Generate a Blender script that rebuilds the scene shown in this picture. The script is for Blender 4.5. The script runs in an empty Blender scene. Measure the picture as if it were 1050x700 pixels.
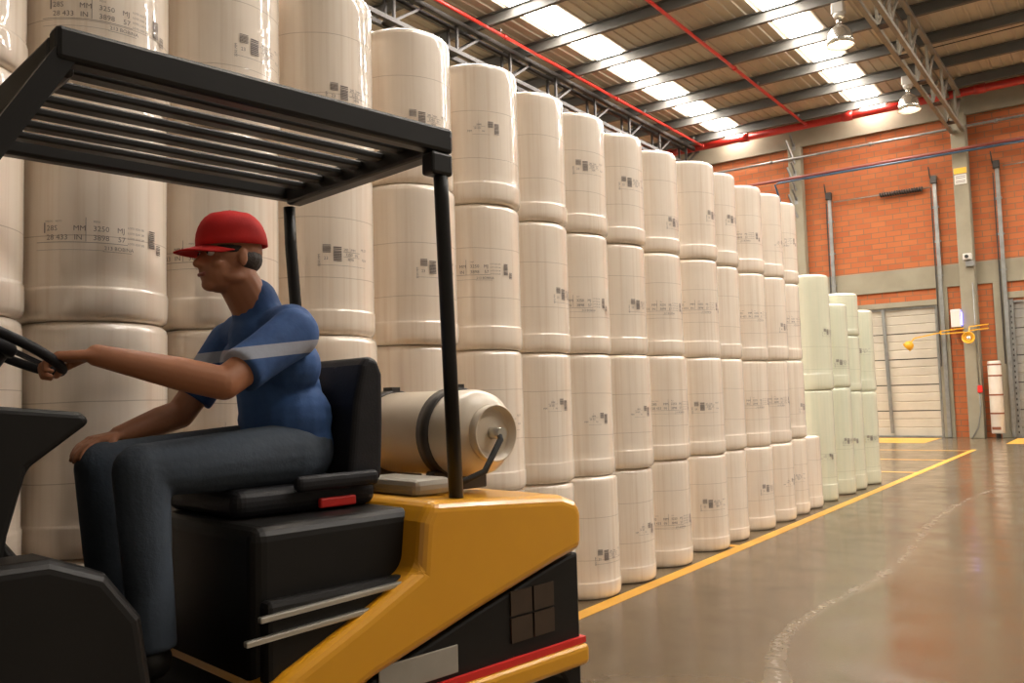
import bpy, math, random
from mathutils import Vector, Matrix, noise
random.seed(7)
PI = math.pi
scn = bpy.context.scene
col = scn.collection
# ------------------------------------------------------------------ camera
YAW, PITCH, ROLL, FPX, EYE = 0.626976, 0.068662, -0.027738, 874.53, 1.4
fw = Vector((-math.sin(YAW)*math.cos(PITCH), math.cos(YAW)*math.cos(PITCH), math.sin(PITCH)))
rt = Vector((math.cos(YAW), math.sin(YAW), 0)); up = rt.cross(fw)
rt2 = rt*math.cos(ROLL) + up*math.sin(ROLL); up2 = -rt*math.sin(ROLL) + up*math.cos(ROLL)
cd = bpy.data.cameras.new('camera'); cam = bpy.data.objects.new('camera', cd); col.objects.link(cam)
m = Matrix((rt2, up2, -fw)).transposed().to_4x4(); m.translation = (0, 0, EYE); cam.matrix_world = m
cd.sensor_width = 36; cd.lens = FPX*36/1050; cd.clip_start = .05; cd.clip_end = 200
scn.camera = cam
# ------------------------------------------------------------------ light and exposure
SKYLIGHT_STRENGTH, LAMP_POWER, WORLD_STRENGTH = 33.0, 110.0, 0.25
scn.view_settings.view_transform = 'Standard'; scn.view_settings.look = 'None'
scn.view_settings.gamma = 1; scn.view_settings.use_curve_mapping = False
scn.view_settings.exposure = 0.17
wd = bpy.data.worlds.new('world'); scn.world = wd; wd.use_nodes = True
wd.node_tree.nodes['Background'].inputs[0].default_value = (1.0, .84, .66, 1)
wd.node_tree.nodes['Background'].inputs[1].default_value = WORLD_STRENGTH
try:
    scn.cycles.use_denoising = True
    scn.cycles.max_bounces = 8; scn.cycles.sample_clamp_indirect = 6
except Exception: pass

# ------------------------------------------------------------------ materials
def mat(name, color=(.5,.5,.5), rough=.5, metal=0, coat=0, coat_rough=.1, emit=None, estr=0, spec=.5):
    m = bpy.data.materials.new(name); m.use_nodes = True
    b = m.node_tree.nodes['Principled BSDF']
    b.inputs['Base Color'].default_value = (*color, 1); b.inputs['Roughness'].default_value = rough
    b.inputs['Metallic'].default_value = metal; b.inputs['Coat Weight'].default_value = coat
    b.inputs['Coat Roughness'].default_value = coat_rough; b.inputs['Specular IOR Level'].default_value = spec
    if emit: b.inputs['Emission Color'].default_value = (*emit, 1); b.inputs['Emission Strength'].default_value = estr
    return m
class NT:
    def __init__(s, m): s.m = m; s.t = m.node_tree; s.b = s.t.nodes['Principled BSDF']
    def n(s, ty, **kw):
        x = s.t.nodes.new(ty)
        for k, v in kw.items(): setattr(x, k, v)
        return x
    def l(s, a, b): s.t.links.new(a, b)
    def coord(s, scale=(1,1,1), loc=(0,0,0), rand=False):
        tc = s.n('ShaderNodeTexCoord'); mp = s.n('ShaderNodeMapping')
        mp.inputs['Scale'].default_value = scale; mp.inputs['Location'].default_value = loc
        s.l(tc.outputs['Object'], mp.inputs['Vector'])
        if rand:
            oi = s.n('ShaderNodeObjectInfo'); mu = s.n('ShaderNodeMath', operation='MULTIPLY'); mu.inputs[1].default_value = 57
            s.l(oi.outputs['Random'], mu.inputs[0]); cb = s.n('ShaderNodeCombineXYZ')
            for i in range(3): s.l(mu.outputs[0], cb.inputs[i])
            s.l(cb.outputs[0], mp.inputs['Location'])
        return mp.outputs[0]
    def noise(s, vec, scale=5, detail=4, rough=.55):
        x = s.n('ShaderNodeTexNoise'); x.inputs['Scale'].default_value = scale
        x.inputs['Detail'].default_value = detail; x.inputs['Roughness'].default_value = rough
        s.l(vec, x.inputs['Vector']); return x.outputs['Fac']
    def ramp(s, fac, stops):
        r = s.n('ShaderNodeValToRGB'); e = r.color_ramp.elements
        while len(e) < len(stops): e.new(.5)
        for i, (p, c) in enumerate(stops): e[i].position = p; e[i].color = (*c, 1) if len(c) == 3 else c
        s.l(fac, r.inputs[0]); return r.outputs[0]
    def mix(s, fac, a, b, blend='MIX'):
        x = s.n('ShaderNodeMix', data_type='RGBA', blend_type=blend)
        for i, v in ((0, fac), (6, a), (7, b)):
            if isinstance(v, (int, float)): x.inputs[i].default_value = v
            elif isinstance(v, tuple): x.inputs[i].default_value = (*v, 1)
            else: s.l(v, x.inputs[i])
        return x.outputs[2]
    def math(s, op, a, b=0., c=None):
        x = s.n('ShaderNodeMath', operation=op)
        for i, v in enumerate((a, b, c)):
            if v is None: continue
            if isinstance(v, (int, float)): x.inputs[i].default_value = v
            else: s.l(v, x.inputs[i])
        return x.outputs[0]
    def bump(s, h, strength=.3, dist=.01, to='Normal'):
        x = s.n('ShaderNodeBump'); x.inputs['Strength'].default_value = strength; x.inputs['Distance'].default_value = dist
        s.l(h, x.inputs['Height']); s.l(x.outputs[0], s.b.inputs[to]); return x
def noisy(name, c1, c2, scale=4, rough=.6, bump=0, stretch=(1,1,1), **kw):
    m = mat(name, c1, rough, **kw); N = NT(m); v = N.coord(stretch)
    f = N.noise(v, scale, 5); N.l(N.ramp(f, [(.3, c1), (.7, c2)]), N.b.inputs['Base Color'])
    if bump: N.bump(N.noise(v, scale*6, 3), bump, .01)
    return m

def roll_mat(name, base, tint, line):
    m = mat(name, base, .42, coat=1.0, coat_rough=.03); N = NT(m)
    v = N.coord((15, 15, .3), rand=True); f = N.noise(v, 2.2, 5, .6)
    c = N.ramp(f, [(.25, tint), (.5, base), (.8, tuple(min(1, k*1.05) for k in base))])
    v2 = N.coord((1, 1, 1), rand=True); blot = N.noise(v2, 3, 3)
    c = N.mix(N.ramp(blot, [(.45, (0,0,0)), (.8, (.35,.35,.35))]), c, tint)
    tc = N.n('ShaderNodeTexCoord'); sp = N.n('ShaderNodeSeparateXYZ'); N.l(tc.outputs['Object'], sp.inputs[0])
    oi = N.n('ShaderNodeObjectInfo')
    wob = N.noise(N.coord((1,1,0), rand=True), 1.6, 2)
    zz = N.math('ADD', sp.outputs[2], N.math('MULTIPLY', wob, .03))
    tot = None                                                  # overlapping film edges: two thin bands
    for z0, amp in ((.305, .06), (.60, .07)):
        zc = N.math('ADD', z0, N.math('MULTIPLY', N.math('SUBTRACT', oi.outputs['Random'], .5), amp))
        d = N.math('ABSOLUTE', N.math('SUBTRACT', zz, zc))
        l = N.math('LESS_THAN', d, .0017)
        tot = l if tot is None else N.math('MAXIMUM', tot, l)
    c = N.mix(N.math('MULTIPLY', tot, .5), c, line)
    N.l(c, N.b.inputs['Base Color'])
    # film: long vertical pulls and fine horizontal crinkles
    a = N.noise(N.coord((6, 6, 1.3), rand=True), 1.2, 3); b = N.noise(N.coord((2.5, 2.5, 22), rand=True), 1.5, 4)
    msk = N.ramp(N.noise(N.coord((1.3,1.3,1.6), rand=True), 2.2, 3), [(.52, (0,0,0)), (.66, (1,1,1))])
    h = N.math('ADD', N.math('MULTIPLY', a, .30), N.math('MULTIPLY', N.math('MULTIPLY', b, msk), .55))
    h = N.math('SUBTRACT', h, N.math('MULTIPLY', tot, .12))
    bp = N.bump(h, .32, .012, 'Coat Normal')
    bp2 = N.n('ShaderNodeBump'); bp2.inputs['Strength'].default_value = .12; bp2.inputs['Distance'].default_value = .01
    N.l(h, bp2.inputs['Height']); N.l(bp2.outputs[0], N.b.inputs['Normal'])
    return m
M = {}
M['roll'] = roll_mat('white_film_wrapped_paper', (.86, .76, .64), (.75, .62, .48), (.30, .22, .15))
M['green'] = roll_mat('pale_green_film_wrapped_paper', (.70, .70, .54), (.62, .66, .50), (.22, .24, .14))
for _k in ('roll', 'green'): M[_k].node_tree.nodes['Principled BSDF'].inputs['Coat IOR'].default_value = 1.75
M['ink'] = mat('grey_ink', (.20, .17, .155), .6)
M['core'] = noisy('cardboard_core', (.33,.22,.12), (.25,.16,.09), 8, .8)
# floor
def floor_mat():
    m = mat('polished_concrete', (.2,.15,.1), .2); N = NT(m); v = N.coord()
    a = N.noise(v, .35, 6, .6); b = N.noise(v, 2.5, 6, .65); c3 = N.noise(v, 24, 4)
    c = N.ramp(a, [(.3, (.095,.064,.034)), (.5, (.125,.09,.052)), (.7, (.15,.115,.072))])
    c = N.mix(N.ramp(b, [(.48, (0,0,0)), (.75, (.55,.55,.55))]), c, (.085,.052,.024))
    st = N.noise(N.coord((1,1,1), (3.1,7.7,0)), .8, 4)
    c = N.mix(N.ramp(st, [(.58, (0,0,0)), (.72, (.45,.45,.45))]), c, (.17,.058,.018))      # rusty stains
    tc = N.n('ShaderNodeTexCoord'); sp = N.n('ShaderNodeSeparateXYZ'); N.l(tc.outputs['Object'], sp.inputs[0])
    X, Y = sp.outputs[0], sp.outputs[1]
    # pale drag mark curving along the aisle
    fc = N.n('ShaderNodeFloatCurve'); cu = fc.mapping.curves[0]
    pts = [(3.0,-1.50),(4.0,-1.46),(4.55,-1.62),(5.2,-1.74),(5.9,-1.72),(7.0,-1.63),(8.4,-1.68),(9.9,-1.79),(12.6,-1.72),(15,-1.3)]
    nx = [((y-3)/12, (x+3)/3) for y, x in pts]
    cu.points[0].location = nx[0]; cu.points[1].location = nx[-1]
    for p in nx[1:-1]: cu.points.new(*p)
    fc.mapping.update()
    N.l(N.math('DIVIDE', N.math('SUBTRACT', Y, 3), 12), fc.inputs['Value'])
    xc = N.math('SUBTRACT', N.math('MULTIPLY', fc.outputs[0], 3), 3)
    d = N.math('ABSOLUTE', N.math('SUBTRACT', N.math('ADD', X, N.math('MULTIPLY', N.noise(v, 5, 3), .06)), N.math('ADD', xc, .03)))
    k = N.ramp(d, [(.01, (1,1,1)), (.075, (0,0,0))])
    rng = N.math('MULTIPLY', N.math('GREATER_THAN', Y, 3.2), N.math('LESS_THAN', Y, 13.5))
    k = N.math('MULTIPLY', N.math('MULTIPLY', k, rng), N.ramp(c3, [(.3, (.03,)*3), (.75, (.36,)*3)]))
    c = N.mix(k, c, (.36,.30,.22))
    # saw-cut joints
    jt = None
    for src, vals in ((Y, (-.65, 4.36, 9.42, 14.5, 19.6)), (X, (-8.0, 1.6))):
        for q in vals:
            l = N.math('LESS_THAN', N.math('ABSOLUTE', N.math('SUBTRACT', src, q)), .006)
            jt = l if jt is None else N.math('MAXIMUM', jt, l)
    c = N.mix(N.math('MULTIPLY', jt, .75), c, (.05,.035,.02))
    N.l(c, N.b.inputs['Base Color'])
    r = N.ramp(b, [(.3, (.10,)*3), (.7, (.26,)*3)]); r = N.mix(k, r, (.6,.6,.6)); N.l(r, N.b.inputs['Roughness'])
    N.bump(N.math('ADD', N.noise(v, 3, 3), N.math('MULTIPLY', c3, .15)), .06, .01)
    return m
M['floor'] = floor_mat()
def brick_mat():
    m = mat('orange_brick', (.6,.2,.07), .85); N = NT(m)
    tc = N.n('ShaderNodeTexCoord'); sp = N.n('ShaderNodeSeparateXYZ'); N.l(tc.outputs['Object'], sp.inputs[0])
    cb = N.n('ShaderNodeCombineXYZ'); N.l(sp.outputs[0], cb.inputs[0]); N.l(sp.outputs[2], cb.inputs[1])
    br = N.n('ShaderNodeTexBrick'); N.l(cb.outputs[0], br.inputs['Vector'])
    br.inputs['Color1'].default_value = (.44,.125,.036,1); br.inputs['Color2'].default_value = (.36,.088,.024,1)
    br.inputs['Mortar'].default_value = (.19,.105,.055,1); br.inputs['Scale'].default_value = 1
    br.inputs['Mortar Size'].default_value = .014; br.inputs['Brick Width'].default_value = .42; br.inputs['Row Height'].default_value = .165
    f = N.noise(cb.outputs[0], .9, 5, .6)
    c = N.mix(N.ramp(f, [(.35, (0,0,0)), (.8, (.4,.4,.4))]), br.outputs['Color'], (.47,.165,.06))
    f2 = N.noise(N.coord((1.2,1,.25)), 1.5, 5)
    c = N.mix(N.ramp(f2, [(.6, (0,0,0)), (.8, (.35,.35,.35))]), c, (.34,.10,.04))
    N.l(c, N.b.inputs['Base Color']); N.bump(br.outputs['Fac'], -.3, .01)
    return m
M['brick'] = brick_mat()
M['concrete'] = noisy('grey_beige_concrete', (.30,.27,.195), (.23,.205,.145), 1.2, .85, .1)
M['roof'] = noisy('roof_sheet_underside', (.52,.465,.37), (.43,.38,.295), 1.4, .55, stretch=(1,.3,1))
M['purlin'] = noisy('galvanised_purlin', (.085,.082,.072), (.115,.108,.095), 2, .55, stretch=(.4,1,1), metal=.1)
M['truss'] = noisy('painted_grey_steel', (.30,.27,.215), (.22,.20,.16), 3, .5, metal=.2)
M['red'] = mat('red_pipe_paint', (.52,.025,.018), .3, coat=.3)
M['darkred'] = mat('dull_dark_red_paint', (.24,.06,.045), .5)
M['blue'] = mat('blue_pipe_paint', (.03,.07,.12), .35)
M['galv'] = noisy('galvanised_steel', (.30,.30,.28), (.22,.22,.21), 6, .4, metal=.6)
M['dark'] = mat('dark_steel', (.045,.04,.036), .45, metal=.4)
M['yline'] = noisy('yellow_floor_paint', (.80,.42,.05), (.62,.32,.04), 3, .35)
M['doorw'] = noisy('cream_door_panels', (.52,.48,.39), (.44,.40,.32), 1.5, .5)
M['door_shaded'] = noisy('shaded_door_panels', (.25,.24,.215), (.20,.19,.17), 1.5, .5)  # shade on the right-hand door is put into this darker grey
M['sky'] = mat('translucent_skylight_sheet', (.9,.9,.9), .5, emit=(1.0,.93,.86), estr=SKYLIGHT_STRENGTH)
M['chrome'] = mat('spun_aluminium', (.78,.76,.70), .22, metal=.9)
M['lampbox'] = mat('lamp_housing', (.55,.53,.48), .4, metal=.3)
M['bulb'] = mat('lamp_bulb', (1,1,1), .3, emit=(1,.82,.6), estr=2)
M['yellow'] = noisy('yellow_truck_paint', (.72,.34,.015), (.66,.30,.012), 2, .3, coat=.4)
M['lampy'] = mat('yellow_lamp_paint', (.75,.38,.02), .35)
M['black'] = noisy('black_truck_paint', (.006,.0055,.005), (.010,.009,.008), 4, .45, spec=.3)
M['guard'] = noisy('black_guard_steel', (.006,.0055,.005), (.010,.009,.008), 4, .4, spec=.35)
M['vinyl'] = noisy('black_vinyl', (.009,.009,.011), (.013,.013,.016), 20, .55, .1, spec=.3)
M['rubber'] = noisy('tyre_rubber', (.015,.015,.015), (.03,.03,.028), 9, .85, .3)
M['silver'] = mat('brushed_steel_trim', (.6,.57,.5), .3, metal=.8)
M['tank'] = noisy('cream_cylinder_paint', (.68,.60,.48), (.60,.51,.39), 3, .35, coat=.2)
M['redm'] = mat('red_plastic', (.6,.02,.015), .4)
M['plate'] = noisy('grey_plate', (.33,.30,.25), (.27,.25,.2), 5, .5)
M['hatch'] = noisy('brown_decal', (.05,.028,.014), (.035,.02,.01), 12, .5)
M['skin'] = noisy('tanned_skin', (.43,.185,.095), (.36,.145,.07), 6, .5)
M['lips'] = mat('lips', (.33,.10,.07), .5)
M['hair'] = noisy('short_dark_hair', (.018,.013,.010), (.03,.02,.015), 40, .6, .4)
M['eyew'] = mat('eye_white', (.8,.78,.75), .2)
M['cap'] = noisy('red_cap_cloth', (.66,.012,.010), (.58,.010,.010), 20, .75, .05)
M['jeans'] = noisy('dark_blue_denim', (.060,.080,.110), (.045,.060,.082), 9, .85, .2)
M['shoe'] = mat('black_leather', (.02,.018,.016), .4)
M['white'] = noisy('white_coated_tube', (.68,.62,.54), (.58,.52,.44), 3, .45)
M['rust'] = noisy('rusty_brown_band', (.28,.09,.035), (.18,.06,.03), 14, .8)
M['bluelit'] = mat('blue_lit_lens', (.2,.2,.9), .3, emit=(.15,.15,1.0), estr=6)
M['sign'] = mat('yellow_sign', (.75,.42,.03), .5)
M['paper'] = mat('white_notice', (.62,.6,.55), .6)

# shirt: blue with a pale printed stripe over shoulder and sleeve
def shirt_mat():
    m = mat('blue_work_shirt', (.03,.085,.24), .8); N = NT(m)
    tc = N.n('ShaderNodeTexCoord'); sp = N.n('ShaderNodeSeparateXYZ'); N.l(tc.outputs['Object'], sp.inputs[0])
    x, z = sp.outputs[0], sp.outputs[2]
    zc = N.math('ADD', z, N.math('MULTIPLY', x, .12))
    s = N.math('MULTIPLY', N.math('LESS_THAN', N.math('ABSOLUTE', N.math('SUBTRACT', zc, 1.59)), .019), N.math('GREATER_THAN', x, .01))
    f = N.noise(N.coord(), 9, 4)
    c = N.ramp(f, [(.3, (.025,.07,.20)), (.7, (.04,.11,.30))])
    N.l(N.mix(N.math('MULTIPLY', s, .85), c, (.42,.45,.52)), N.b.inputs['Base Color']); N.bump(N.noise(N.coord(), 14, 4), .4, .01)
    return m
M['shirt'] = shirt_mat()

# ------------------------------------------------------------------ mesh builder
class MB:
    def __init__(s): s.v = []; s.f = []; s.sm = []
    def add(s, vs, fs, smooth=False):
        o = len(s.v); s.v += [tuple(v) for v in vs]; s.f += [tuple(i+o for i in f) for f in fs]; s.sm += [smooth]*len(fs); return s
    def box(s, x0, x1, y0, y1, z0, z1):
        vs = [(x, y, z) for z in (z0, z1) for y in (y0, y1) for x in (x0, x1)]
        return s.add(vs, [(0,2,3,1),(4,5,7,6),(0,1,5,4),(2,6,7,3),(0,4,6,2),(1,3,7,5)])
    def bar(s, p, q, w, h, up=(0,0,1)):
        p, q = Vector(p), Vector(q); d = (q-p).normalized(); up = Vector(up)
        if abs(d.dot(up)) > .99: up = Vector((1,0,0)) if abs(d.x) < .9 else Vector((0,1,0))
        a = d.cross(up).normalized()*(w/2); b = a.cross(d).normalized()*(h/2)
        vs = [r+sa*a+sb*b for r in (p, q) for sa, sb in ((-1,-1),(1,-1),(1,1),(-1,1))]
        return s.add(vs, [(3,2,1,0),(4,5,6,7),(0,1,5,4),(1,2,6,5),(2,3,7,6),(3,0,4,7)])
    def tube(s, pts, r, seg=12, caps=True, closed=False):
        pts = [Vector(p) for p in pts]; n = len(pts); rs = r if isinstance(r, (list, tuple)) else [r]*n
        vs = []; prev = None
        for i, p in enumerate(pts):
            if closed: d = pts[(i+1) % n]-pts[i-1]
            else: d = pts[min(i+1, n-1)]-pts[max(i-1, 0)]
            d.normalize()
            if prev is None:
                a = d.orthogonal().normalized()
            else:
                a = (prev-d*prev.dot(d)).normalized()
            prev = a; b = d.cross(a)
            vs += [p+(a*math.cos(2*PI*k/seg)+b*math.sin(2*PI*k/seg))*rs[i] for k in range(seg)]
        fs = []
        for i in range(n if closed else n-1):
            j = (i+1) % n
            fs += [(i*seg+k, i*seg+(k+1) % seg, j*seg+(k+1) % seg, j*seg+k) for k in range(seg)]
        s.add(vs, fs, True)
        if caps and not closed:
            o = len(s.v)-len(vs)
            s.f += [tuple(o+k for k in reversed(range(seg))), tuple(o+(n-1)*seg+k for k in range(seg))]; s.sm += [False]*2
        return s
    def lathe(s, prof, seg=40, c=(0,0,0), R=None, wob=None):
        c = Vector(c); vs = []
        for r, z in prof:
            for k in range(seg):
                a = 2*PI*k/seg; rr = r+(wob(a, z) if wob and r > .05 else 0)
                p = Vector((rr*math.cos(a), rr*math.sin(a), z))
                if R is not None: p = R @ p
                vs.append(p+c)
        fs = []
        for i in range(len(prof)-1):
            fs += [(i*seg+k, i*seg+(k+1) % seg, (i+1)*seg+(k+1) % seg, (i+1)*seg+k) for k in range(seg)]
        fs.append(tuple(reversed(range(seg)))); fs.append(tuple((len(prof)-1)*seg+k for k in range(seg)))
        s.add(vs, fs, True); return s
    def prism(s, poly, y0, y1):                                  # polygon in x,z pushed along y
        n = len(poly); vs = [(x, y0, z) for x, z in poly]+[(x, y1, z) for x, z in poly]
        fs = [tuple(range(n)), tuple(n+i for i in reversed(range(n)))]
        fs += [(i, n+i, n+(i+1) % n, (i+1) % n) for i in range(n)]
        return s.add(vs, fs)
    def ball(s, c, r, seg=20, ring=12, R=None):
        r = (r, r, r) if isinstance(r, (int, float)) else r; c = Vector(c); vs = []
        for i in range(ring+1):
            t = PI*i/ring
            for k in range(seg):
                a = 2*PI*k/seg; p = Vector((r[0]*math.sin(t)*math.cos(a), r[1]*math.sin(t)*math.sin(a), r[2]*math.cos(t)))
                if R is not None: p = R @ p
                vs.append(c+p)
        fs = [(i*seg+k, (i+1)*seg+k, (i+1)*seg+(k+1) % seg, i*seg+(k+1) % seg) for i in range(ring) for k in range(seg)]
        return s.add(vs, fs, True)
    def cap(s, p, r1, q, r2):                                    # tapered limb with round ends
        p, q = Vector(p), Vector(q); s.tube([p, p.lerp(q, .5), q], [r1, (r1+r2)/2, r2], 16)
        s.ball(p, r1*1.0, 16, 10); s.ball(q, r2*1.0, 16, 10); return s
    def mesh(s, name, m, fix=False):
        me = bpy.data.meshes.new(name); me.from_pydata(s.v, [], s.f); me.validate()
        me.polygons.foreach_set('use_smooth', s.sm[:len(me.polygons)] if len(s.sm) == len(me.polygons) else [False]*len(me.polygons))
        me.materials.append(m)
        if fix:
            import bmesh
            b = bmesh.new(); b.from_mesh(me); bmesh.ops.recalc_face_normals(b, faces=b.faces); b.to_mesh(me); b.free()
        me.update(); return me
    def build(s, name, m, parent=None, bevel=0, seg=2, fix=True, loc=None, rotz=0):
        o = bpy.data.objects.new(name, s.mesh(name, m, fix)); col.objects.link(o)
        if parent is not None: o.parent = parent
        if loc: o.location = loc
        o.rotation_euler.z = rotz
        if bevel:
            bv = o.modifiers.new('bevel', 'BEVEL'); bv.width = bevel; bv.segments = seg; bv.limit_method = 'ANGLE'; bv.angle_limit = .6
        return o
def struct(o, label=None):
    o['kind'] = 'structure'
    if label: o['label'] = label
    return o
def tag(o, label, cat, group=None):
    o['label'] = label; o['category'] = cat
    if group: o['group'] = group
    return o
def empty(name, loc=(0,0,0), rz=0):
    o = bpy.data.objects.new(name, None); col.objects.link(o); o.location = loc; o.rotation_euler = (0,0,rz); o.empty_display_size = .1
    return o

# ------------------------------------------------------------------ building shell
X0, X1, YB, YF, HC = -17.0, 9.0, 27.0, -8.0, 9.92
struct(MB().box(X0, X1, YF, YB+.3, -.2, 0).build('floor', M['floor']), 'polished grey-brown concrete floor with joints and stains')
DL, DR, D2 = -7.15, -4.41, -2.62
w = MB()                                                          # brickwork around the two door openings
w.box(X0, DL, YB, YB+.25, 0, HC); w.box(DR, D2, YB, YB+.25, 0, HC); w.box(1.2, X1, YB, YB+.25, 0, HC)
w.box(DL, DR, YB, YB+.25, 3.8, HC); w.box(D2, 1.2, YB, YB+.25, 3.76, HC)
struct(w.build('wall_back', M['brick']), 'orange brick end wall of the warehouse')
struct(MB().box(X0-.25, X0, YF, YB+.25, 0, HC).build('wall_left', M['concrete']), 'grey concrete side wall far behind the rolls')
# corrugated roof sheets
prof = []; x = X0
while x < X1:
    prof += [(x, HC), (x+.17, HC), (x+.19, HC-.03), (x+.23, HC-.03)]; x += .25
prof.append((x, HC)); c = MB(); n = len(prof)
c.add([(a, YF, z) for a, z in prof]+[(a, YB+.25, z) for a, z in prof]+[(X0, YF, HC+.08), (x, YF, HC+.08), (X0, YB+.25, HC+.08), (x, YB+.25, HC+.08)],
      [(i, i+1, n+i+1, n+i) for i in range(n-1)]+[(2*n, 2*n+2, 2*n+3, 2*n+1)])
struct(c.build('ceiling', M['roof'], fix=False), 'beige corrugated roof sheets seen from below')
SKY = [-14.3, -10.03, -5.78, .5, 4.8]
for i, sx in enumerate(SKY):
    struct(MB().box(sx-.34, sx+.34, 3.0, YB-.25, HC-.055, HC-.035).build('window_%d' % (i+1), M['sky']), 'bright translucent skylight strip in the roof')
# purlins: C-sections running across
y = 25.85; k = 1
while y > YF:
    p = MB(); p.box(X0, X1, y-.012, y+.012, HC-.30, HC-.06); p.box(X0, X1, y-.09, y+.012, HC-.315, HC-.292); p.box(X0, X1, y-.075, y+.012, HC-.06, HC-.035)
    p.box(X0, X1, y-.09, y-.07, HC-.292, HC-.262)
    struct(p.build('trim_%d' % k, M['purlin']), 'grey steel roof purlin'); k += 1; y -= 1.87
def trim(b, m, label, bevel=.01):
    global k
    o = struct(b.build('trim_%d' % k, m, bevel=bevel), label); k += 1; return o
trim(MB().box(X0, X1, YB-.12, YB-.001, 9.12, HC-.04), M['concrete'], 'concrete ring beam along the top of the brick wall')
trim(MB().box(X0, X1, YB-.06, YB-.001, 4.28, 4.92), M['concrete'], 'concrete band across the brick wall')
trim(MB().box(-8.0, DR+.28, YB-.05, YB-.001, 3.80, 3.96), M['concrete'], 'concrete lintel over the cream door')
trim(MB().box(DR+.002, DR+.29, YB-.08, YB-.001, 0.0, 4.28), M['concrete'], 'concrete jamb right of the cream door')
trim(MB().box(DL-.28, DL-.002, YB-.08, YB-.001, 0.0, 4.28), M['concrete'], 'concrete jamb left of the cream door')
trim(MB().box(D2-.36, D2-.06, YB-.08, YB-.001, 0.0, 4.28), M['concrete'], 'concrete jamb left of the shaded door')
trim(MB().box(D2-.36, X1, YB-.05, YB-.001, 3.82, 4.0), M['concrete'], 'concrete lintel over the shaded door')
trim(MB().box(-3.74, -3.36, YB-.42, YB-.001, 0, 9.119), M['concrete'], 'concrete column carrying the roof truss', .02)
trim(MB().box(-8.38, -7.98, YB-.30, YB-.001, 0, 9.119), M['concrete'], 'concrete column with pipe brackets', .02)
trim(MB().box(X0, X0+.4, YB-.3, YB-.001, 0, 9.119), M['concrete'], 'concrete corner column', .02)
# floor markings
def mark(x0, x1, y0, y1, label): return trim(MB().box(x0, x1, y0, y1, 0, .0025), M['yline'], label, 0)
mark(-3.04, -2.93, -4, 21.75, 'long yellow line painted along the row of rolls')
mark(-9, -3.04, 21.3, 21.4, 'yellow cross line nearest the doors'); mark(-9, -3.04, 18.42, 18.52, 'yellow cross line painted on the floor')
mark(-9, -3.04, 15.62, 15.72, 'yellow cross line just past the green rolls'); mark(-3.5, -3.04, 7.60, 7.70, 'short yellow cross line between two stacks')
mark(-7.1, -4.45, 24.2, 26.7, 'yellow painted patch before the cream door'); mark(-2.6, 1.2, 24.1, 26.7, 'yellow painted patch before the shaded door')
# sectional doors
def door(name, x0, x1, z1, m, label, tracks):
    d = MB(); z = .03; hh = (z1-.03)/5
    for i in range(5):
        za = z+i*hh; poly = [(0,0),(0,hh-.03),(.05,hh-.03),(.05,hh*.69),(.035,hh*.67),(.035,hh*.65),(.05,hh*.63),(.05,hh*.36),(.035,hh*.34),(.035,hh*.32),(.05,hh*.30),(.05,0)]
        n = len(poly); d.add([(x0, YB+.12-t, za+s) for t, s in poly]+[(x1, YB+.12-t, za+s) for t, s in poly],
              [tuple(reversed(range(n))), tuple(n+i for i in range(n))]+[(i, (i+1) % n, n+(i+1) % n, n+i) for i in range(n)])
    o = struct(d.build(name, m), label)
    r = MB()
    for tx in tracks: r.box(tx-.03, tx+.03, YB+.0, YB+.06, .0, z1+.0)
    r.box(x0, x1, YB+.01, YB+.07, z1-.06, z1-.0); r.box(x0, x1, YB+.02, YB+.1, 0.0, .05)
    r.build('door_frame', M['galv'], o)
    MB().box(x0, x1, YB+.1205, YB+.15, .03, z1-.03).build('added_dark_backing', M['dark'], o)  # added dark sheet, keeps world light out so the panel seams read dark
    return o
d1 = door('door_1', DL+.03, DR-.03, 3.8, M['doorw'], 'cream ribbed sectional door in the end wall', [DR-.05, DL+.05])
d2 = door('door_2', D2+.03, 1.17, 3.76, M['door_shaded'], 'shaded ribbed sectional door at the right edge', [1.14])
t = MB(); t.box(D2-.02, D2+.10, YB-.03, YB+.02, 0, 3.8); t.build('track', M['galv'], d2)
t = MB()
for i in range(24): t.box(D2+.025, D2+.055, YB-.038, YB-.03, .12+i*.15, .18+i*.15)
t.build('slot', M['dark'], d2)
MB().bar((-5.88, YB-.02, 3.75), (-5.80, YB-.02, .12), .09, .06, (0,1,0)).build('lock_bar', M['galv'], d1)

# tall door guide rails with shaft and spring, fixed to the brickwork
def rail(x, top, label, cap=True, zb=0.02):
    t = empty('door_guide_rail', (x, YB-.10, 0)); tag(t, label, 'rail', 'tall door guide rails')
    MB().box(-.05, .05, -.06, .0, zb, top).build('rail', M['galv'], t)
    MB().box(-.12, -.09, -.03, .0, zb+2, top-.15).build('cable', M['dark'], t)
    MB().box(-.09, .07, -.13, .04, top-.05, top+.16).build('bearing_plate', M['dark'], t)
    MB().tube([(-.1,-.05,top+.1), (-.13,-.05,top+.45)], .018, 8).build('bracket_arm', M['dark'], t)
    for z in (4.6, 5.6, 6.6): MB().box(-.13, .07, .0, .098 if z > 4.95 else .039, z, z+.05).build('clip', M['galv'], t)
    return t
rail(-7.22, 7.35, 'grey guide rail on the brick wall, left end of the spring shaft')
rail(-4.27, 7.35, 'grey guide rail between the cream door and the concrete column')
rail(-2.68, 7.5, 'grey guide rail right of the concrete column, beside the shaded door')
s = empty('spring_shaft', (-5.75, YB-.12, 7.2)); tag(s, 'thin steel shaft with dark coiled spring high on brick wall', 'shaft')
MB().tube([(-1.34,0,0), (1.34,0,0)], .018, 8).build('shaft', M['galv'], s)
pts = [(-.02+1.18*i/500, .05*math.cos(i*.22), .05*math.sin(i*.22)) for i in range(501)]
MB().tube(pts, .028, 6).build('spring', M['dark'], s)
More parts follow.
